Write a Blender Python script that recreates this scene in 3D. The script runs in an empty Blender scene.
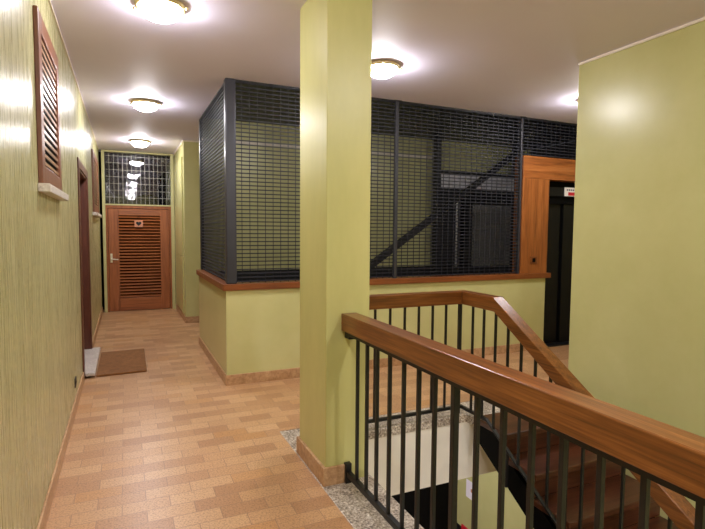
import bpy, bmesh, math, random
from mathutils import Vector, Matrix
random.seed(4)
S = bpy.context.scene
COL = S.collection

# ------------------------------------------------------------------ materials
def srgb(r, g, b):
    f = lambda c: (c/12.92 if c <= .04045 else ((c+.055)/1.055)**2.4)
    return (f(r/255), f(g/255), f(b/255), 1)

def base_mat(name, rough=.5, metal=0., spec=.5):
    m = bpy.data.materials.new(name); m.use_nodes = True
    nt = m.node_tree; b = nt.nodes['Principled BSDF']
    b.inputs['Roughness'].default_value = rough
    b.inputs['Metallic'].default_value = metal
    b.inputs['Specular IOR Level'].default_value = spec
    return m, nt, b

def node(nt, kind, **kw):
    n = nt.nodes.new(kind)
    for k, v in kw.items():
        if k in n.inputs: n.inputs[k].default_value = v
        else: setattr(n, k, v)
    return n

def coords(nt, scale=(1, 1, 1), loc=(0, 0, 0), rot=(0, 0, 0)):
    tc = nt.nodes.new('ShaderNodeTexCoord'); mp = nt.nodes.new('ShaderNodeMapping')
    mp.inputs['Scale'].default_value = scale; mp.inputs['Location'].default_value = loc
    mp.inputs['Rotation'].default_value = rot
    nt.links.new(tc.outputs['Object'], mp.inputs['Vector']); return mp.outputs['Vector']

def ramp(nt, fac, stops):
    r = nt.nodes.new('ShaderNodeValToRGB'); e = r.color_ramp.elements
    while len(e) < len(stops): e.new(.5)
    for el, (p, c) in zip(e, stops): el.position = p; el.color = c
    nt.links.new(fac, r.inputs['Fac']); return r.outputs['Color']

def bump(nt, b, h, strength, dist=.01):
    n = node(nt, 'ShaderNodeBump', Strength=strength, Distance=dist)
    nt.links.new(h, n.inputs['Height']); nt.links.new(n.outputs['Normal'], b.inputs['Normal'])

def plain(name, col, rough=.5, metal=0., spec=.5, vary=.08, scale=6.):
    m, nt, b = base_mat(name, rough, metal, spec)
    v = coords(nt, (scale,)*3)
    n = node(nt, 'ShaderNodeTexNoise', Scale=1., Detail=3.); nt.links.new(v, n.inputs['Vector'])
    c = srgb(*col); lo = tuple(x*(1-vary) for x in c[:3])+(1,); hi = tuple(min(1, x*(1+vary)) for x in c[:3])+(1,)
    nt.links.new(ramp(nt, n.outputs['Fac'], [(.3, lo), (.7, hi)]), b.inputs['Base Color'])
    return m

def plaster(name, a, bb, rough, streak, bumpy=.1, spec=.5, coat=.0):
    """polished lime plaster: cloudy colour, trowel or brush marks in the gloss"""
    m, nt, b = base_mat(name, rough, 0, spec)
    v = coords(nt, streak)
    n1 = node(nt, 'ShaderNodeTexNoise', Scale=1.6, Detail=3., Roughness=.5, Distortion=.3); nt.links.new(v, n1.inputs['Vector'])
    n2 = node(nt, 'ShaderNodeTexNoise', Scale=9., Detail=3., Roughness=.6); nt.links.new(v, n2.inputs['Vector'])
    mx = node(nt, 'ShaderNodeMath', operation='MULTIPLY_ADD'); mx.inputs[1].default_value = .35
    nt.links.new(n2.outputs['Fac'], mx.inputs[0]); nt.links.new(n1.outputs['Fac'], mx.inputs[2])
    nt.links.new(ramp(nt, mx.outputs[0], [(.38, srgb(*a)), (.95, srgb(*bb))]), b.inputs['Base Color'])
    rr = ramp(nt, n2.outputs['Fac'], [(.3, (rough-.05,)*3+(1,)), (.7, (rough+.1,)*3+(1,))])
    if bumpy > .1: nt.links.new(rr, b.inputs['Roughness'])
    bump(nt, b, (n1 if bumpy < .1 else n2).outputs['Fac'], bumpy, .02)
    b.inputs['Coat Weight'].default_value = coat; b.inputs['Coat Roughness'].default_value = .12
    return m

def wood(name, dark, mid, light, axis, rough=.35, fine=1.):
    m, nt, b = base_mat(name, rough)
    sc = [22*fine]*3; sc['xyz'.index(axis)] = 1.1
    v = coords(nt, sc)
    n1 = node(nt, 'ShaderNodeTexNoise', Scale=1., Detail=4., Roughness=.65, Distortion=.4); nt.links.new(v, n1.inputs['Vector'])
    sc2 = [140*fine]*3; sc2['xyz'.index(axis)] = 3.5
    v2 = coords(nt, sc2)
    n2 = node(nt, 'ShaderNodeTexNoise', Scale=1., Detail=2.); nt.links.new(v2, n2.inputs['Vector'])
    mx = node(nt, 'ShaderNodeMix', data_type='FLOAT'); mx.inputs[0].default_value = .4
    nt.links.new(n1.outputs['Fac'], mx.inputs[2]); nt.links.new(n2.outputs['Fac'], mx.inputs[3])
    nt.links.new(ramp(nt, mx.outputs[0], [(.32, srgb(*dark)), (.5, srgb(*mid)), (.68, srgb(*light))]), b.inputs['Base Color'])
    bump(nt, b, n2.outputs['Fac'], .12, .002)
    return m

def tiles():
    m, nt, b = base_mat('clay_tile', .4)
    v = coords(nt, loc=(-.08, -.02, 0))
    br = nt.nodes.new('ShaderNodeTexBrick'); nt.links.new(v, br.inputs['Vector'])
    br.offset = .5; br.squash = 1
    for k, x in (('Scale', 1.), ('Brick Width', .25), ('Row Height', .1205), ('Mortar Size', .0022), ('Mortar Smooth', .2), ('Bias', 0.)):
        br.inputs[k].default_value = x
    br.inputs['Color1'].default_value = (0, 0, 0, 1); br.inputs['Color2'].default_value = (1, 1, 1, 1)
    br.inputs['Mortar'].default_value = (.5, .5, .5, 1)
    col = ramp(nt, br.outputs['Color'], [(0., srgb(178, 134, 96)), (.25, srgb(186, 142, 102)), (.55, srgb(200, 157, 115)), (.8, srgb(207, 166, 124)), (1., srgb(192, 142, 92))])
    sp = node(nt, 'ShaderNodeTexNoise', Scale=95., Detail=3., Roughness=.7); nt.links.new(coords(nt), sp.inputs['Vector'])
    spr = ramp(nt, sp.outputs['Fac'], [(.32, (.5, .46, .42, 1)), (.5, (.95, .94, .93, 1)), (.7, (1.12, 1.12, 1.1, 1))])
    mu = node(nt, 'ShaderNodeMix', data_type='RGBA', blend_type='MULTIPLY'); mu.inputs[0].default_value = 1.
    nt.links.new(col, mu.inputs[6]); nt.links.new(spr, mu.inputs[7])
    mo = node(nt, 'ShaderNodeMix', data_type='RGBA'); nt.links.new(br.outputs['Fac'], mo.inputs[0])
    nt.links.new(mu.outputs[2], mo.inputs[6]); mo.inputs[7].default_value = srgb(150, 114, 86)
    nt.links.new(mo.outputs[2], b.inputs['Base Color'])
    rr = ramp(nt, sp.outputs['Fac'], [(.3, (.42,)*3+(1,)), (.7, (.26,)*3+(1,))]); nt.links.new(rr, b.inputs['Roughness'])
    inv = node(nt, 'ShaderNodeMath', operation='SUBTRACT'); inv.inputs[0].default_value = 1.
    nt.links.new(br.outputs['Fac'], inv.inputs[1]); bump(nt, b, inv.outputs[0], .3, .002)
    return m

def granite(name, stops, scale=120., rough=.35):
    m, nt, b = base_mat(name, rough)
    v = coords(nt)
    n = node(nt, 'ShaderNodeTexNoise', Scale=scale, Detail=2., Roughness=.75); nt.links.new(v, n.inputs['Vector'])
    n2 = node(nt, 'ShaderNodeTexNoise', Scale=scale*.12, Detail=3.); nt.links.new(v, n2.inputs['Vector'])
    mx = node(nt, 'ShaderNodeMix', data_type='FLOAT'); mx.inputs[0].default_value = .3
    nt.links.new(n.outputs['Fac'], mx.inputs[2]); nt.links.new(n2.outputs['Fac'], mx.inputs[3])
    nt.links.new(ramp(nt, mx.outputs[0], stops), b.inputs['Base Color'])
    return m

M = {}
M['left_plaster'] = plaster('green_plaster_brushed', (168, 164, 116), (194, 189, 142), .26, (.6, 9., .5), .22, .42, .0)
M['plaster'] = plaster('green_plaster', (188, 185, 124), (200, 196, 138), .28, (1., 1., 1.), .03, .45, .0)
M['plaster_pillar'] = plaster('green_plaster_pillar', (186, 183, 116), (202, 197, 130), .38, (2., 2., .6), .04, .45, .0)
M['ceiling'] = plain('ceiling_paint', (230, 224, 243), .62, vary=.02, scale=1.2)
M['white'] = plain('white_trim_paint', (232, 222, 206), .5, vary=.02)
M['cream'] = plain('cream_paint', (242, 238, 226), .6, vary=.04)
M['tiles'] = tiles()
M['stone'] = granite('granite', [(.36, srgb(78, 66, 58)), (.45, srgb(140, 126, 112)), (.55, srgb(192, 180, 164)), (.64, srgb(230, 222, 208))], 62.)
M['marble'] = granite('marble', [(.3, srgb(150, 140, 132)), (.5, srgb(205, 196, 186)), (.7, srgb(232, 226, 216))], 70.)
M['base_tile'] = granite('baseboard_tile', [(.3, srgb(150, 112, 76)), (.5, srgb(184, 144, 104)), (.7, srgb(206, 170, 130))], 30., .4)
for ax in 'xyz':
    M['rail_'+ax] = wood('rail_wood_'+ax, (66, 36, 12), (116, 68, 27), (150, 95, 45), ax, .28)
    M['sill_'+ax] = wood('sill_wood_'+ax, (86, 44, 18), (122, 66, 28), (146, 84, 40), ax, .35, .8)
    M['surround_'+ax] = wood('surround_wood_'+ax, (104, 56, 22), (144, 82, 36), (168, 104, 52), ax, .35, .6)
    M['door_'+ax] = wood('door_wood_'+ax, (104, 56, 27), (146, 83, 43), (172, 104, 58), ax, .4)
    M['shutter_'+ax] = wood('shutter_wood_'+ax, (90, 52, 34), (120, 74, 50), (140, 92, 66), ax, .4)
    M['jamb_'+ax] = wood('jamb_wood_'+ax, (64, 30, 20), (92, 48, 32), (116, 66, 44), ax, .4)
    M['tread_'+ax] = wood('tread_wood_'+ax, (56, 28, 18), (80, 43, 27), (104, 60, 38), ax, .3)
M['slat'] = plain('pale_slat_varnish', (158, 120, 88), .35, vary=.1)  # pale tone paints in the highlight on the slat front edges
M['iron'] = plain('black_iron', (20, 19, 18), .42, .0, .4)
M['mesh'] = plain('dark_mesh_paint', (38, 38, 46), .6, .0, .3)
M['post'] = plain('grey_post_paint', (62, 62, 68), .35, .4, .5)
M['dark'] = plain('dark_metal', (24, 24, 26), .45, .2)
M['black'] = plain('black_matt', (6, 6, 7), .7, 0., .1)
M['lift_panel'] = plain('lift_panel', (138, 136, 126), .3, .0)
M['lintel'] = plain('lintel_grey', (205, 203, 206), .4, vary=.05)
M['steel'] = plain('dull_steel', (150, 150, 152), .35, .8)
M['lift_black'] = plain('lift_black', (17, 17, 18), .4, .0, .25)
M['chrome'] = plain('bright_handle_metal', (225, 220, 205), .3, .9)
M['brass'] = plain('brass', (206, 188, 142), .5, 1.)
M['frame_green'] = plain('pale_green_frame_paint', (186, 182, 128), .4, vary=.04)
M['coir'] = granite('coir', [(.3, srgb(88, 56, 28)), (.5, srgb(132, 88, 48)), (.7, srgb(160, 112, 66))], 160., .95)
M['sign_white'] = plain('sign_white', (232, 228, 222), .4, vary=.01)
M['sign_red'] = plain('sign_red', (206, 36, 52), .4, vary=.02)
M['sign_ink'] = plain('sign_ink', (70, 72, 92), .5)
M['paper'] = plain('notice_paper', (236, 230, 240), .5, vary=.01)
M['plaque'] = plain('plaque_wood', (196, 132, 100), .5)
M['wire'] = plain('glass_wire', (150, 149, 144), .4, .4)

def glass():
    m, nt, b = base_mat('wired_glass', .03)
    b.inputs['Base Color'].default_value = (.70, .74, .84, 1); b.inputs['Transmission Weight'].default_value = 1.
    b.inputs['IOR'].default_value = 1.6
    n = node(nt, 'ShaderNodeTexNoise', Scale=14., Detail=1.); nt.links.new(coords(nt), n.inputs['Vector'])
    bump(nt, b, n.outputs['Fac'], .05, .01)
    return m
M['glass'] = glass()

def lamp_mat(strength):
    m, nt, b = base_mat('lit_opal_glass', .25)
    b.inputs['Base Color'].default_value = (.9, .88, .84, 1)
    b.inputs['Emission Color'].default_value = (1., .965, 1., 1)
    b.inputs['Emission Strength'].default_value = strength
    return m
M['lamp'] = lamp_mat(80.)
M['lamp_soft'] = lamp_mat(60.)
M['lamp_stair'] = lamp_mat(105.)
M['lamp_bright'] = lamp_mat(340.)

# ------------------------------------------------------------------ mesh building
class MB:
    def __init__(s): s.bm = bmesh.new()
    def poly(s, verts, faces):
        vs = [s.bm.verts.new(v) for v in verts]
        for f in faces: s.bm.faces.new([vs[i] for i in f])
        return s
    def box(s, a, b):
        x0, x1 = sorted((a[0], b[0])); y0, y1 = sorted((a[1], b[1])); z0, z1 = sorted((a[2], b[2]))
        return s.poly([(x0,y0,z0),(x1,y0,z0),(x1,y1,z0),(x0,y1,z0),(x0,y0,z1),(x1,y0,z1),(x1,y1,z1),(x0,y1,z1)],
                      [(3,2,1,0),(4,5,6,7),(0,1,5,4),(1,2,6,5),(2,3,7,6),(3,0,4,7)])
    def beam(s, p, q, w, h, up=(0, 0, 1)):
        p, q = Vector(p), Vector(q); d = (q-p).normalized(); r = d.cross(Vector(up)).normalized(); u = r.cross(d)
        vs = [c+r*i*w/2+u*j*h/2 for c in (p, q) for i, j in ((-1,-1),(1,-1),(1,1),(-1,1))]
        return s.poly(vs, [(0,1,2,3),(7,6,5,4),(0,4,5,1),(1,5,6,2),(2,6,7,3),(3,7,4,0)])
    def prism(s, pts, axis, a, b):
        """extrude a closed 2-D outline along an axis from a to b"""
        def P(p, t):
            return {'x': (t, p[0], p[1]), 'y': (p[0], t, p[1]), 'z': (p[0], p[1], t)}[axis]
        n = len(pts)
        vs = [P(p, a) for p in pts]+[P(p, b) for p in pts]
        fs = [tuple(range(n)), tuple(range(2*n-1, n-1, -1))]+[(i, n+i, n+(i+1) % n, (i+1) % n) for i in range(n)]
        return s.poly(vs, fs)
    def tube(s, p, q, r, n=12, r2=None):
        p, q = Vector(p), Vector(q); d = (q-p).normalized()
        a = d.orthogonal().normalized(); b = d.cross(a); r2 = r if r2 is None else r2
        vs = [c+(a*math.cos(t)+b*math.sin(t))*rr for c, rr in ((p, r), (q, r2)) for t in [2*math.pi*i/n for i in range(n)]]
        return s.poly(vs, [tuple(range(n-1, -1, -1)), tuple(range(n, 2*n))]+[(i, (i+1) % n, n+(i+1) % n, n+i) for i in range(n)])
    def lathe(s, prof, c, n=40, closed=False):
        """profile of (radius, z) pairs turned about a vertical axis through c"""
        rings = []
        for r, z in prof:
            if r < 1e-6: rings.append([s.bm.verts.new((c[0], c[1], c[2]+z))])
            else: rings.append([s.bm.verts.new((c[0]+r*math.cos(2*math.pi*i/n), c[1]+r*math.sin(2*math.pi*i/n), c[2]+z)) for i in range(n)])
        pairs = list(zip(rings, rings[1:]))+([(rings[-1], rings[0])] if closed else [])
        for A, B in pairs:
            for i in range(n):
                j = (i+1) % n
                f = [A[i % len(A)], A[j % len(A)], B[j % len(B)], B[i % len(B)]]
                f = list(dict.fromkeys(f))
                if len(f) > 2: s.bm.faces.new(f)
        return s
    def ball(s, c, r):
        bmesh.ops.create_uvsphere(s.bm, u_segments=14, v_segments=10, radius=r, matrix=Matrix.Translation(c)); return s
    def build(s, name, mat, parent=None, bevel=0., smooth=False, origin=None, seg=2):
        org = Vector(origin) if origin is not None else (world_loc(parent) if parent else Vector((0, 0, 0)))
        bmesh.ops.translate(s.bm, verts=s.bm.verts, vec=-org)
        bmesh.ops.recalc_face_normals(s.bm, faces=s.bm.faces)
        me = bpy.data.meshes.new(name); s.bm.to_mesh(me); s.bm.free()
        if smooth:
            for p in me.polygons: p.use_smooth = True
        me.materials.append(mat)
        o = bpy.data.objects.new(name, me); COL.objects.link(o)
        if parent:
            o.parent = parent; o.location = org-world_loc(parent)
        else: o.location = org
        if bevel:
            md = o.modifiers.new('bevel', 'BEVEL'); md.width = bevel; md.segments = seg; md.limit_method = 'ANGLE'; md.harden_normals = False
        return o

def world_loc(o):
    v = Vector(o.location)
    while o.parent: o = o.parent; v += Vector(o.location)
    return v

def tag(o, label, cat, group=None):
    o['label'] = label; o['category'] = cat
    if group: o['group'] = group
    return o
def thing(name, loc, label, cat, group=None):
    o = bpy.data.objects.new(name, None); COL.objects.link(o); o.location = loc; o.empty_display_size = .1
    return tag(o, label, cat, group)
def struct(o, label=None):
    o['kind'] = 'structure'
    if label: o['label'] = label
    return o
def setting(name, loc):
    o = bpy.data.objects.new(name, None); COL.objects.link(o); o.location = loc; o.empty_display_size = .1
    return struct(o)
def copy_tree(o, parent=None):
    c = o.copy(); COL.objects.link(c)
    if parent: c.parent = parent
    for ch in list(o.children): copy_tree(ch, c)
    return c

# ------------------------------------------------------------------ main sizes
XL = -.42            # corridor's left wall
H = 3.02             # ceiling
XR = 3.62            # wall beside the stair flight
YC = 5.03            # front of the lift shaft's low wall
YS = 7.06            # back of the shaft
YF = 10.48           # end of the corridor
XE = 6.6
YB = -3.2
LOW = -3.32          # floor below

# ------------------------------------------------------------------ floor, ceiling, walls
m = MB()
m.box((-.7, YB, -.3), (1.06, 10.9, 0)); m.box((1.06, 3.70, -.3), (XE, YC+.12, 0)); m.box((1.06, YB, -.3), (XR, -1.0, 0))
m.box((1.06, YS-.1, -.3), (XE, 8.9, 0)); m.box((XR, 3.27, -.3), (XE, 3.70, 0))
struct(m.build('floor', M['tiles']), 'clay brick tile floor in running bond')
m = MB()
m.box((1.06, -1.0, -.07), (1.40, 3.70, 0)); m.box((1.40, 3.43, -.07), (XR, 3.70, 0)); m.box((2.63, 3.36, -.07), (XR, 3.43, 0))
struct(m.build('kerb', M['stone'], bevel=.006), 'speckled granite border around the stairwell opening')
m = MB()
m.box((1.14, -1.0, -.575), (1.385, 3.70, -.07)); m.box((1.385, 3.445, -.575), (XR, 3.70, -.07)); m.box((1.14, -1.2, -.30), (XR, -1.0, -.0))
struct(m.build('slab_edge', M['cream']), 'cream painted edge of the floor slab inside the stairwell')

m = MB()
m.box((-.7, YB, H), (XE, YC+.02, H+.3)); m.box((-.7, YC+.02, H), (.93, 10.9, H+.3)); m.box((.93, YS, H), (XE, 8.9, H+.3))
struct(m.build('ceiling', M['ceiling']), 'off white painted ceiling')

DY0, DY1, DZ = 5.84, 7.02, 2.175      # left doorway
m = MB()
m.box((-.7, YB, 0), (XL, DY0, H)); m.box((-.7, DY1, 0), (XL, YF+.05, H)); m.box((-.7, DY0, DZ), (XL, DY1, H))
struct(m.build('wall_left', M['left_plaster']), 'glossy green brushed plaster wall along the corridor')
struct(MB().box((-.7, YB-.2, 0), (XE, YB, H)).build('wall_back', M['plaster']))
struct(MB().box((XR, YB, LOW), (XE, 3.27, H)).build('wall_right', M['plaster']), 'green polished plaster wall beside the stairs')
struct(MB().box((XR, 3.27, LOW), (XE, YC-.01, -.3)).build('wall_downstairs', M['plaster']), 'green wall seen through the stairwell on the floor below')
struct(MB().box((XE, 3.2, -.3), (XE+.2, YC, H)).build('wall_east', M['plaster']))
m = MB(); m.box((.9, 8.745, 0), (XE, 8.9, H)); m.box((.9, 8.9, 0), (1.2, YF+.05, H))
struct(m.build('wall_corridor', M['plaster']), 'green wall projecting at the far end of the corridor')
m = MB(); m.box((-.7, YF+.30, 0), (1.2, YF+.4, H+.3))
struct(m.build('wall_far', M['black']), 'dark space behind the corridor end')  # black colour stands in for unlit space behind the glass and frame gaps
struct(MB().box((.9, YC, 0), (5.09, YC+.12, .955)).build('wall_shaft_front', M['plaster']), 'low green plaster wall in front of the lift shaft')
struct(MB().box((.9, YC+.12, 0), (1.02, YS, .955)).build('wall_shaft_side', M['plaster']), 'low green plaster wall along the corridor side of the lift shaft')
m = MB(); m.box((.97, YS-.1, .98), (XE, YS, H+.1))
struct(m.build('wall_shaft_back', M['plaster']), 'green rear wall inside the lift shaft')
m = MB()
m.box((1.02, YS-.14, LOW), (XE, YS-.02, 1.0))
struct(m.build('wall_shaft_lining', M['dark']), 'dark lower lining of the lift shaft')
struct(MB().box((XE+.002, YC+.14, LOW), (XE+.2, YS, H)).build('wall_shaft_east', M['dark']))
struct(MB().box((XE, YS, -.3), (XE+.2, 8.9, H)).build('wall_passage_end', M['plaster']))
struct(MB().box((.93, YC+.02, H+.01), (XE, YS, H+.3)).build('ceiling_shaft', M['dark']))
# pillar
struct(MB().box((1.085, 2.78, 0), (1.374, 3.28, H)).build('pillar', M['plaster_pillar'], bevel=.006), 'square green plaster pillar at the corner of the stairwell')
# floor below
struct(MB().box((-1.5, YB, LOW-.1), (XR, 7.2, LOW)).build('floor_downstairs', M['tiles']))
m = MB(); m.box((-1.6, YB, LOW), (-1.5, YC, -.3)); m.box((-1.5, YB-.1, LOW), (XR, YB, -.3))
struct(m.build('wall_downstairs_left', M['plaster']))
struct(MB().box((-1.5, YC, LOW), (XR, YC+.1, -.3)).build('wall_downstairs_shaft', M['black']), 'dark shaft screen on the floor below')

# trims, baseboards
m = MB(); m.box((XL, YB, H-.016), (XL+.012, YF-.06, H)); struct(m.build('trim_1', M['white']))
m = MB(); m.box((XR-.012, YB, H-.02), (XR, 3.27, H)); struct(m.build('trim_2', M['white']))
m = MB(); m.box((.888, 8.733, H-.022), (XE, 8.745, H)); m.box((.888, 8.745, H-.022), (.9, YF-.06, H)); struct(m.build('trim_3', M['white']))
struct(MB().box((.95, YS-.12, 2.73), (4.7, YS-.1, 2.76)).build('trim_4', M['white']))
def skirt(name, boxes):
    m = MB()
    for a, b in boxes: m.box(a, b)
    return struct(m.build(name, M['base_tile'], bevel=.003))
BH = .105
skirt('baseboard_left', [((XL, YB, 0), (XL+.014, DY0-.13, BH)), ((XL, DY1+.13, 0), (XL+.014, YF-.05, BH))])
skirt('baseboard_shaft', [((.887, YC-.013, 0), (5.09, YC, BH)), ((.887, YC, 0), (.9, YS, BH))])
skirt('baseboard_pillar', [((1.066, 2.764, 0), (1.255, 2.78, .115)), ((1.066, 2.78, 0), (1.085, 3.28, .115)), ((1.066, 3.28, 0), (1.372, 3.292, .115))])
skirt('baseboard_corridor', [((.887, 8.732, 0), (XE, 8.745, BH)), ((.887, 8.745, 0), (.9, YF-.05, BH))])

# ------------------------------------------------------------------ corridor end: louvred door and wired transom
d = setting('door_1', (.25, YF, 0))
m = MB()
m.box((-.375, YF-.06, 0), (-.325, YF+.06, H-.005)); m.box((.825, YF-.06, 0), (.885, YF+.06, H-.005))
m.box((-.325, YF-.06, 2.985), (.825, YF+.06, H-.005)); m.box((-.325, YF-.05, 2.005), (.825, YF+.06, 2.03))
m.build('door_frame', M['frame_green'], d, bevel=.004)
m = MB(); m.box((-.325, YF-.035, 0), (-.29, YF+.05, 2.005)); m.box((.79, YF-.035, 0), (.825, YF+.05, 2.005)); m.box((-.29, YF-.035, 1.955), (.79, YF+.05, 2.005))
m.build('jamb', M['door_z'], d, bevel=.003)
lx0, lx1, lz0, lz1 = -.105, .625, .25, 1.82
m = MB()
m.box((-.285, YF-.02, .01), (lx0, YF+.03, 1.95)); m.box((lx1, YF-.02, .01), (.785, YF+.03, 1.95))
leaf = m.build('door_leaf', M['door_z'], d, bevel=.004)
m = MB(); m.box((lx0, YF-.02, .01), (lx1, YF+.03, lz0)); m.box((lx0, YF-.02, lz1), (lx1, YF+.03, 1.95))
m.build('rail', M['door_x'], leaf, bevel=.004)
m = MB(); n = 27
for i in range(n):
    z = lz0+(i+.5)*(lz1-lz0)/n
    m.beam((lx0, YF+.004, z), (lx1, YF+.004, z), .048, .010, (0, -.62, .78))
m.build('louvres', M['door_x'], leaf)
MB().box((lx0, YF+.027, lz0), (lx1, YF+.034, lz1)).build('backing', M['black'], leaf)
m = MB(); m.box((-.262, YF-.028, .93), (-.222, YF-.02, 1.10)); hp = m.build('handle_plate', M['chrome'], d, bevel=.004)
m = MB(); m.tube((-.242, YF-.028, 1.0), (-.242, YF-.075, 1.0), .010); m.beam((-.25, YF-.07, 1.0), (-.12, YF-.07, .985), .016, .018)
m.build('handle', M['chrome'], hp, bevel=.003)
# hanging square plaque with a dark heart
pq = thing('door_plaque', (.24, YF-.03, 1.58), 'small square wooden plaque with a dark heart hung on the louvred door', 'plaque')
MB().box((.165, YF-.048, 1.60), (.315, YF-.034, 1.73)).build('board', M['plaque'], pq, bevel=.003)
pts = []
for i in range(28):
    t = 2*math.pi*i/28
    pts.append((.24+.0030*16*math.sin(t)**3, 1.668+.0030*(13*math.cos(t)-5*math.cos(2*t)-2*math.cos(3*t)-math.cos(4*t))))
MB().prism(pts, 'y', YF-.052, YF-.047).build('heart', M['dark'], pq)
m = MB(); m.tube((.18, YF-.04, 1.73), (.24, YF-.03, 1.80), .0025, 6); m.tube((.30, YF-.04, 1.73), (.24, YF-.03, 1.80), .0025, 6)
m.ball((.24, YF-.03, 1.80), .008); m.build('string', M['dark'], pq)
# wired transom
w = setting('window_1', (.25, YF, 2.03))
MB().box((-.325, YF-.012, 2.03), (.825, YF-.002, 2.985)).build('glass', M['glass'], w)
m = MB()
for k in range(1, 15): m.box((-.325+k*.0767-.003, YF-.018, 2.03), (-.325+k*.0767+.003, YF-.014, 2.985))
for k in range(1, 8): m.box((-.325, YF-.0185, 2.03+k*.127-.003), (.825, YF-.0145, 2.03+k*.127+.003))
m.build('wire_grid', M['wire'], w)
# flush cupboard doors in the right side of the corridor end
t = thing('wall_cupboard', (.888, 9.55, .12), 'flush green cupboard doors set in the side wall right of the louvred door', 'cupboard')
MB().box((.880, 8.95, .14), (.899, 10.30, 1.10)).build('door', M['plaster'], t, bevel=.003)
MB().box((.880, 8.95, 1.115), (.899, 10.30, 2.78)).build('door', M['plaster'], t, bevel=.003)

# ------------------------------------------------------------------ left doorway
d = setting('door_2', (XL, 6.5, 0))
m = MB(); tk = .012
m.box((XL, DY0-.12, 0), (XL+tk, DY0, DZ+.09)); m.box((XL, DY1, 0), (XL+tk, DY1+.12, DZ+.09)); m.box((XL, DY0, DZ), (XL+tk, DY1, DZ+.09))
m.build('architrave', M['jamb_z'], d, bevel=.004)
m = MB(); m.box((-.62, DY0-.01, 0), (XL, DY0+.02, DZ)); m.box((-.62, DY1-.02, 0), (XL, DY1+.01, DZ)); m.box((-.62, DY0, DZ-.02), (XL, DY1, DZ+.01))
m.build('jamb', M['jamb_z'], d)
MB().box((-.64, DY0, .03), (-.60, DY1, DZ)).build('door_leaf', M['door_z'], d)
t = thing('threshold_step', (XL, 6.45, 0), 'pale marble step jutting from the doorway in the left wall beside the doormat', 'step')
MB().prism([(-.60, DY0+.021), (XL+.013, DY0+.021), (XL+.013, DY0-.03), (-.312, DY0-.03), (-.312, DY1+.05), (XL+.013, DY1+.05), (XL+.013, DY1-.021), (-.60, DY1-.021)], 'z', .022, .062).build('slab', M['marble'], t, bevel=.014, seg=3)
MB().box((-.60, DY0+.03, 0), (-.36, DY1-.02, .022)).build('base', M['dark'], t)  # dark colour paints in the shadow under the overhanging slab
# doormat
m = MB()
q = [(-.300, 6.93), (.195, 6.955), (.188, 5.86), (-.305, 5.84)]
m.prism(q, 'z', .0, .022)
tag(m.build('doormat', M['coir'], bevel=.006, origin=(-.05, 6.4, 0)), 'brown coir doormat on the tiles in front of the left doorway', 'doormat')
# socket
t = thing('wall_socket', (XL, 4.88, .225), 'small dark wall socket low on the left wall before the doorway', 'socket')
MB().box((XL, 4.83, .19), (XL+.008, 4.93, .27)).build('plate', M['dark'], t, bevel=.003)
m = MB(); m.tube((XL+.006, 4.865, .23), (XL+.011, 4.865, .23), .009); m.tube((XL+.006, 4.895, .23), (XL+.011, 4.895, .23), .009)
m.build('outlet', M['black'], t)

# ------------------------------------------------------------------ louvred shutters with marble sills
def shutter(y0, y1, z0, z1, label, slabel, pd=.024, slats=16):
    t = thing('louvered_shutter', (XL, (y0+y1)/2, z0), label, 'shutter', 'louvred shutters on the left wall')
    fw = .105; xo = XL+pd
    m = MB(); m.box((XL, y0, z0), (xo, y0+fw, z1)); m.box((XL, y1-fw, z0), (xo, y1, z1))
    m.box((XL, y0+fw, z0), (xo, y1-fw, z0+fw)); m.box((XL, y0+fw, z1-fw), (xo, y1-fw, z1))
    m.build('frame', M['shutter_z'], t, bevel=.004)
    m = MB()
    for i in range(slats):
        z = z0+fw+(i+.5)*(z1-z0-2*fw)/slats
        m.beam((XL+.013, y0+fw, z), (XL+.013, y1-fw, z), .017, .0055, (1, 0, -.05))
    m.build('slats', M['slat'], t)
    MB().box((XL-.001, y0+fw, z0+fw), (XL+.002, y1-fw, z1-fw)).build('backing', M['black'], t)  # black sheet stands for the unlit inside seen between the slats
    s = MB().box((XL, y0-.03, z0-.045), (XL+.058, y1+.05, z0)).build('window_sill', M['marble'], bevel=.004, origin=(XL, (y0+y1)/2, z0-.045))
    tag(s, slabel, 'sill', 'marble sills on the left wall')
shutter(3.18, 4.08, 1.795, 2.725, 'reddish wooden louvred shutter nearest the camera high on the left wall',
        'speckled marble sill under the nearer wooden shutter')
shutter(8.17, 9.70, 1.80, 2.70, 'smaller looking louvred shutter beyond the doorway on the left wall',
        'marble sill under the shutter beyond the left doorway')

# ------------------------------------------------------------------ ceiling lamps
def lamp(x, y, label):
    t = thing('ceiling_lamp', (x, y, H), label, 'ceiling lamp', 'round flush ceiling lamps')
    c = (x, y, H)
    m = MB(); m.lathe([(.135, 0), (.150, -.002), (.157, -.012), (.157, -.024), (.150, -.034), (.140, -.036), (.132, -.030), (.132, 0)], c, 48, True)
    m.build('rim', M['brass'], t, smooth=True)
    m = MB(); prof = [(.136, -.030)]
    for i in range(1, 11):
        a = i/10*math.pi/2; prof.append((.136*math.cos(a), -.030-.080*math.sin(a)))
    prof[-1] = (0, -.110); m.lathe(prof, c, 48); m.build('glass_dome', M['lamp'], t, smooth=True)
    for a in (-.42, math.pi-.42, math.pi/2-.42, 1.5*math.pi-.42):
        ux, uy = math.cos(a), math.sin(a); m = MB()
        m.tube((x+.14*ux, y+.14*uy, H-.030), (x+.168*ux, y+.168*uy, H-.030), .004, 8); m.ball((x+.17*ux, y+.17*uy, H-.030), .011)
        m.build('knob', M['brass'], t, smooth=True)
    return t
first = lamp(.24, 3.60, 'brass rimmed round ceiling lamp nearest the camera in the corridor row')
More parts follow.
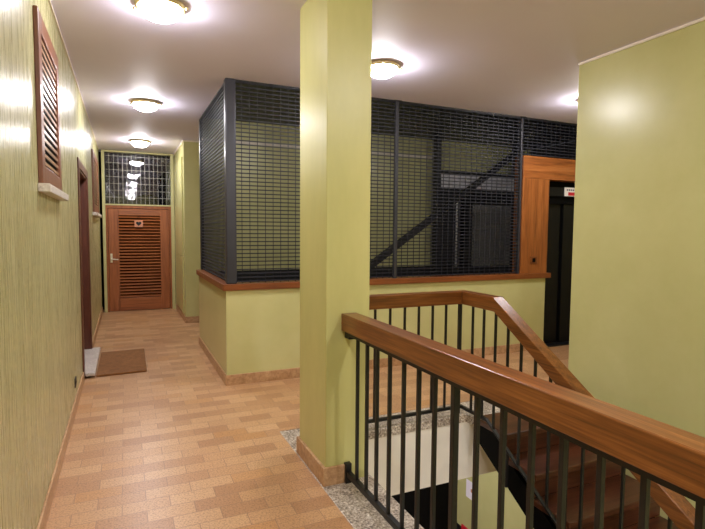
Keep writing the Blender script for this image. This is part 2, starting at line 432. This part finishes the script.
def relamp(o, mat):
    for ch in o.children:
        if ch.name.startswith('glass_dome'): ch.data = ch.data.copy(); ch.data.materials[0] = mat
def more_lamp(x, y, label, mat=None):
    c = copy_tree(first); c.location = (x, y, H); c['label'] = label
    if mat: relamp(c, mat)
    return c
more_lamp(.245, 6.36, 'brass rimmed ceiling lamp in the middle of the corridor row')
more_lamp(.255, 9.13, 'brass rimmed ceiling lamp just before the louvred door')
more_lamp(2.10, 4.05, 'ceiling lamp half hidden by the green pillar in front of the mesh cage')
more_lamp(4.69, 4.03, 'ceiling lamp behind the edge of the right wall, only its brass knob showing')
more_lamp(.24, .83, 'round ceiling lamp over the near corridor, above the viewer')
more_lamp(2.1, .7, 'round ceiling lamp over the stair flight, above and right of the viewer', M['lamp_stair'])  # added lamp, brightens the right wall, pillar and ceiling
more_lamp(.24, -1.95, 'round ceiling lamp over the corridor behind the viewer')
dl = copy_tree(first); dl.location = (2.1, 4.2, -.3); dl['label'] = 'ceiling lamp of the landing below, under the floor slab'
dl = copy_tree(first); dl.location = (1.9, -1.45, -.3); dl['label'] = 'ceiling lamp of the floor below, beyond the foot of the stairwell void'  # added out of view to brighten the slab edge in the stairwell
relamp(dl, M['lamp_bright'])
relamp(first, M['lamp_soft'])
struct(MB().box((1.0, 3.7, -.32), (XR, YC, -.3)).build('ceiling_downstairs', M['ceiling']))

# ------------------------------------------------------------------ lift shaft cage
t = thing('shaft_cage', (.95, YC+.05, 1.02), 'dark wire mesh cage from wooden sill to ceiling around the lift shaft', 'mesh cage')
m = MB(); y = YC+.03; x0, x1, z0, z1 = .95, XE, 1.02, H
k = 0
z = z0+.02
while z < z1:
    if z > 2.545: m.box((x0, y-.005, z-.0055), (x1, y+.005, z+.0055))
    else: m.box((x0, y-.005, z-.0055), (4.66, y+.005, z+.0055))
    z += .040
x = x0+.04
while x < x1:
    m.box((x-.0028, y+.005, z0 if x < 4.64 else 2.55), (x+.0028, y+.013, z1)); x += .080
m.build('front_mesh', M['mesh'], t)
m = MB(); x = .945; z = z0+.02
while z < z1: m.box((x-.005, YC+.08, z-.0065), (x+.005, YS, z+.0065)); z += .040
yy = YC+.1
while yy < YS: m.box((x+.005, yy-.0045, z0), (x+.013, yy+.0045, z1)); yy += .080
m.build('side_mesh', M['mesh'], t)
MB().box((.905, YC-.01, 1.02), (1.008, YC+.075, H)).build('corner_post', M['post'], t, bevel=.012, seg=3)
MB().box((2.795, YC+.005, 1.02), (2.835, YC+.05, H)).build('post', M['post'], t, bevel=.004)
MB().box((4.615, YC+.005, 1.02), (4.645, YC+.05, H)).build('post', M['post'], t, bevel=.004)
MB().box((.925, YS-.08, 1.02), (.965, YS, H)).build('post', M['dark'], t, bevel=.004)
m = MB(); m.box((.93, YC+.01, H-.02), (XE, YC+.05, H)); m.box((.925, YC+.05, H-.02), (.965, YS, H))
for px_, hw in ((2.815, .045), (4.63, .04)): m.box((px_-hw, YC-.01, H-.012), (px_+hw, YC+.07, H))
m.build('top_rail', M['dark'], t)
m = MB()
m.prism([(.868, YC-.03), (5.16, YC-.03), (5.16, YC+.15), (1.05, YC+.15), (1.05, YS), (.868, YS)], 'z', .955, 1.02)
tag(m.build('wooden_sill', M['sill_x'], bevel=.004, origin=(.868, YC-.03, .955)), 'long varnished wooden sill capping the low wall under the mesh cage', 'sill')

# structures inside the shaft
t = thing('diagonal_strut', (2.72, 5.5, 1.02), 'black diagonal strut rising left to right inside the mesh cage', 'strut')
m = MB(); m.beam((2.70, 5.5, 1.12), (6.07, 6.55, 2.97), .05, .085); m.build('bar', M['dark'], t, bevel=.004)
m = MB(); m.box((2.55, 5.45, .95), (2.75, 5.56, 1.16)); m.box((2.58, YC+.12, .80), (2.72, 5.47, .98)); m.build('foot', M['dark'], t)
t = thing('lift_car_frame', (5.214, 6.710, 1.000), 'dark lift frame with a grey lintel and panel door behind the mesh', 'lift frame')
MB().box((4.441, 6.680, 0.900), (4.528, 6.780, H)).build('post', M['dark'], t)
MB().box((6.015, 6.680, 0.900), (6.092, 6.780, H)).build('post', M['dark'], t)
MB().box((4.528, 6.710, 2.240), (6.015, 6.760, 2.487)).build('lintel', M['lintel'], t)
m = MB(); m.box((4.528, 6.660, 2.477), (6.015, 6.760, 2.525)); m.box((4.528, 6.680, 2.197), (6.015, 6.760, 2.240)); m.build('crossbar', M['dark'], t)
m = MB(); m.box((4.972, 6.620, 2.013), (6.092, 6.760, 2.197)); m.box((4.972, 6.640, 1.000), (5.117, 6.760, 2.013)); m.box((5.967, 6.640, 1.000), (6.092, 6.760, 2.013))
for k in range(5): m.tube((5.165+k*.174, 6.600, 2.081), (5.165+k*.174, 6.630, 2.081), .03)
m.build('door_frame', M['black'], t)
m = MB(); m.box((5.117, 6.700, 1.000), (5.967, 6.740, 2.013)); m.build('door_panel', M['lift_panel'], t)
MB().tube((4.827, 6.660, 1.000), (4.827, 6.660, 2.129), .022).build('pipe', M['steel'], t)
MB().box((4.528, 6.760, 1.000), (4.972, 6.800, 2.240)).build('side_panel', M['dark'], t)

# ------------------------------------------------------------------ lift entrance
t = thing('lift_entrance', (5.6, YC, 0), 'black lift entrance at the right end of the mesh cage with a wooden surround', 'lift')
MB().box((4.645, YC-.014, 1.02), (5.095, YC+.14, 2.25)).build('pilaster', M['surround_z'], t, bevel=.003)
MB().box((6.05, YC-.014, 0), (XE, YC+.14, 2.25)).build('pilaster', M['surround_z'], t, bevel=.003)
MB().box((4.645, YC-.014, 2.25), (XE, YC+.14, 2.535)).build('header', M['surround_x'], t, bevel=.003)
m = MB(); m.box((5.092, YC+.02, 0), (5.105, YC+.30, 2.25)); m.box((6.045, YC+.02, 0), (6.06, YC+.30, 2.25)); m.box((5.105, YC+.14, 1.95), (6.05, YC+.30, 2.25))
m.build('reveal', M['black'], t)
MB().box((5.105, YC+.20, 0), (5.53, YC+.24, 1.96)).build('door_leaf', M['lift_black'], t, bevel=.004)
MB().box((5.56, YC+.17, 0), (6.05, YC+.21, 1.96)).build('door_leaf', M['lift_black'], t, bevel=.004)
MB().box((5.105, YC+.03, -.001), (6.05, YC+.22, .012)).build('sill_plate', M['dark'], t)
MB().box((5.105, YC+.10, 2.05), (6.05, YC+.138, 2.17)).build('head_panel', M['lift_black'], t)
bt = MB().box((4.80, YC-.022, 1.15), (4.92, YC-.014, 1.245)).build('call_plate', M['sill_x'], t, bevel=.003)
MB().box((4.835, YC-.026, 1.172), (4.885, YC-.022, 1.222)).build('call_button', M['black'], bt, bevel=.002)
sg = thing('lift_sign', (5.63, YC+.09, 2.06), 'white and red notice on the head of the black lift opening', 'sign')
MB().box((5.485, YC+.085, 2.056), (5.79, YC+.099, 2.174)).build('board', M['sign_white'], sg)
MB().box((5.545, YC+.082, 2.066), (5.785, YC+.085, 2.110)).build('red_panel', M['sign_red'], sg)
m = MB()
for k in range(7): m.box((5.515+k*.037, YC+.082, 2.130), (5.538+k*.037, YC+.085, 2.150))
m.build('printed_line', M['sign_ink'], sg)

# ------------------------------------------------------------------ near railing beside the corridor
x0, x1, zt, zb = 1.182, 1.282, 1.056, .951
t = thing('stair_railing', (1.225, 1.4, 0), 'long near railing with thick wooden handrail running from the pillar along the stairwell', 'railing')
MB().box((x0, -.55, zb), (x1, 2.778, zt)).build('handrail', M['rail_y'], t, bevel=.005)
MB().box((1.212, -.55, .045), (1.240, 2.778, .080)).build('bottom_rail', M['iron'], t, bevel=.002)
m = MB(); m.box((1.206, 2.745, .0), (1.246, 2.779, .125)); m.build('foot_bracket', M['iron'], t, bevel=.003)
m = MB(); m.box((1.206, 2.71, .905), (1.26, 2.779, .951)); m.build('wall_bracket', M['iron'], t, bevel=.003)
m = MB(); m.box((1.205, -.5, .925), (1.247, 2.74, .951)); m.build('top_bar', M['iron'], t)
ys = [2.629, 2.502, 2.378, 2.237, 2.094, 1.956, 1.824, 1.677, 1.534, 1.387, 1.246, 1.115, .979, .845, .705]
yy = .565
while yy > -.5: ys.append(yy); yy -= .139
bal = None
for i, y in enumerate(ys):
    if i % 8 == 7:
        MB().box((1.212, y-.013, -.25), (1.240, y+.013, .93)).build('post', M['iron'], t, bevel=.002); continue
    if bal is None:
        bal = MB().box((1.217, y-.009, .07), (1.235, y+.009, .93)).build('baluster', M['iron'], t, bevel=.0015, origin=(1.226, y, .07))
    else:
        c = bal.copy(); COL.objects.link(c); c.parent = t; c.location = Vector((1.226, y, .07))-world_loc(t)

# ------------------------------------------------------------------ far railing: landing edge, corner, down the flight
sl = .613; yk = 3.05
def ztop(y): return zt-.012 if y >= yk else zt-.012-sl*(yk-y)
t = thing('stair_railing', (2.6, 3.46, 0), 'far railing with dark wooden handrail that turns the corner and descends with the steps', 'railing')
MB().box((1.25, 3.43, zb), (2.555, 3.53, zt)).build('handrail', M['rail_x'], t, bevel=.005)
ye = .35
MB().prism([(3.53, zt), (yk, zt), (ye, zt-sl*(yk-ye)), (ye, zt-.12-sl*(yk-ye)), (yk-.02, zb-.005), (3.53, zb)], 'x', 2.555, 2.655).build('handrail', M['rail_y'], t, bevel=.005)
yb = 3.14
def zbar(y): return .068 if y >= yb else .068-sl*(yb-y)
m = MB(); m.box((1.25, 3.462, .045), (2.59, 3.490, .070)); m.build('bottom_rail', M['iron'], t, bevel=.002)
m = MB(); m.prism([(3.49, .045), (3.49, .070), (yb, .070), (ye, .070-sl*(yb-ye)), (ye, .040-sl*(yb-ye)), (yb-.01, .045)], 'x', 2.590, 2.616)
m.build('bottom_rail', M['iron'], t, bevel=.002)
MB().box((2.558, 3.462, 0), (2.586, 3.490, .955)).build('corner_post', M['iron'], t, bevel=.002)
bal = None
for x in [1.372, 1.504, 1.636, 1.768, 1.901, 2.034, 2.166, 2.299, 2.431]:
    if bal is None: bal = MB().box((x-.008, 3.468, .06), (x+.008, 3.484, .955)).build('baluster', M['iron'], t, origin=(x, 3.476, .06))
    else:
        c = bal.copy(); COL.objects.link(c); c.parent = t; c.location = Vector((x, 3.476, .06))-world_loc(t)
y = 3.34; i = 0
while y > ye+.05:
    r = .008 if i != 7 else .016
    MB().box((2.603-r, y-r, zbar(y)-.015), (2.603+r, y+r, ztop(y)-.085)).build('baluster' if i != 7 else 'post', M['iron'], t)
    y -= .141; i += 1
for yy in (2.90, 1.70, .55):
    m = MB(); m.box((2.593, yy-.016, zbar(yy)-.30), (2.613, yy+.016, zbar(yy)-.005)); m.build('foot', M['iron'], t)

# ------------------------------------------------------------------ the flight of steps
RI, GO, Y0 = .186, .305, 2.95
t = thing('staircase', (3.1, 2.95, -.2), 'dark wooden steps with black iron stringer going down beside the green right wall', 'staircase')
MB().box((2.65, Y0, -.045), (XR-.002, 3.36, 0)).build('landing_tread', M['tread_x'], t, bevel=.006)
MB().box((2.653, Y0+.03, -RI), (XR-.002, Y0+.05, -.045)).build('riser', M['tread_x'], t)
NS = 13
for k in range(1, NS+1):
    yn, z = Y0-GO*k, -RI*k
    MB().box((2.65, yn, z-.045), (XR-.002, yn+GO+.028, z)).build('tread', M['tread_x'], t, bevel=.006)
    if k > 0: MB().box((2.653, yn+.03, z-RI+.0), (XR-.002, yn+.05, z-.045)).build('riser', M['tread_x'], t)
yb2 = Y0-GO*NS; zb2 = -RI*NS
m = MB(); kk = RI/GO
m.prism([(3.30, -.05), (3.30, -.20), (yb2, -.42-kk*(Y0-yb2)), (yb2, -.20-kk*(Y0-yb2)), (Y0+.02, -.19), (Y0+.05, -.05)], 'x', 2.66, 2.69)
m.build('stringer', M['black'], t)
m = MB(); m.prism([(3.30, -.09), (3.30, -.19), (yb2, -.41-kk*(Y0-yb2)), (yb2, -.26-kk*(Y0-yb2)), (Y0, -.26)], 'x', 2.69, XR-.003); m.build('soffit', M['dark'], t)
MB().box((2.65, yb2-1.0, zb2-RI-.06), (XR-.002, yb2+.05, zb2-RI)).build('landing', M['tread_x'], t)

# things on the wall below
n = thing('wall_notice', (XR-.002, 4.47, -1.48), 'narrow white notice on the green wall of the floor below, seen through the railing', 'notice')
MB().box((XR-.006, 4.55, -1.56), (XR, 4.69, -1.35)).build('sheet', M['paper'], n)
MB().box((XR-.008, 4.57, -1.47), (XR-.006, 4.60, -1.43)).build('printed_mark', M['plaque'], n)
n = thing('wall_sign', (XR-.002, 4.5, -2.1), 'red topped sign low on the green wall of the floor below', 'sign')
MB().box((XR-.01, 4.6, -2.2), (XR, 4.76, -1.94)).build('panel', M['sign_red'], n)
MB().box((XR-.012, 4.76, -2.2), (XR, 4.86, -1.98)).build('edge', M['dark'], n)

# ------------------------------------------------------------------ camera, world, view
R = ((0.91156124, -0.41108829, 0.00790719), (-0.0197153, -0.06291032, -0.99782443), (0.41069138, 0.90942218, -0.06545134))
cam = bpy.data.cameras.new('camera'); cam.sensor_width = 36; cam.sensor_fit = 'HORIZONTAL'; cam.lens = 503.26/705*36; cam.clip_start = .02
co = bpy.data.objects.new('camera', cam); COL.objects.link(co)
rx, dn, fw = (Vector(v) for v in R)
mw = Matrix((rx, -dn, -fw)).transposed().to_4x4(); mw.translation = Vector((0, 0, 1.55)); co.matrix_world = mw
S.camera = co
w = bpy.data.worlds.new('world'); S.world = w; w.use_nodes = True
w.node_tree.nodes['Background'].inputs['Color'].default_value = (.02, .02, .022, 1)
w.node_tree.nodes['Background'].inputs['Strength'].default_value = 1.
S.view_settings.view_transform = 'Standard'; S.view_settings.look = 'None'; S.view_settings.gamma = 1; S.view_settings.use_curve_mapping = False
S.view_settings.exposure = .9
S.cycles.use_denoising = True
S.cycles.max_bounces = 10; S.cycles.diffuse_bounces = 6; S.cycles.glossy_bounces = 5; S.cycles.transmission_bounces = 6
S.cycles.sample_clamp_indirect = 6.
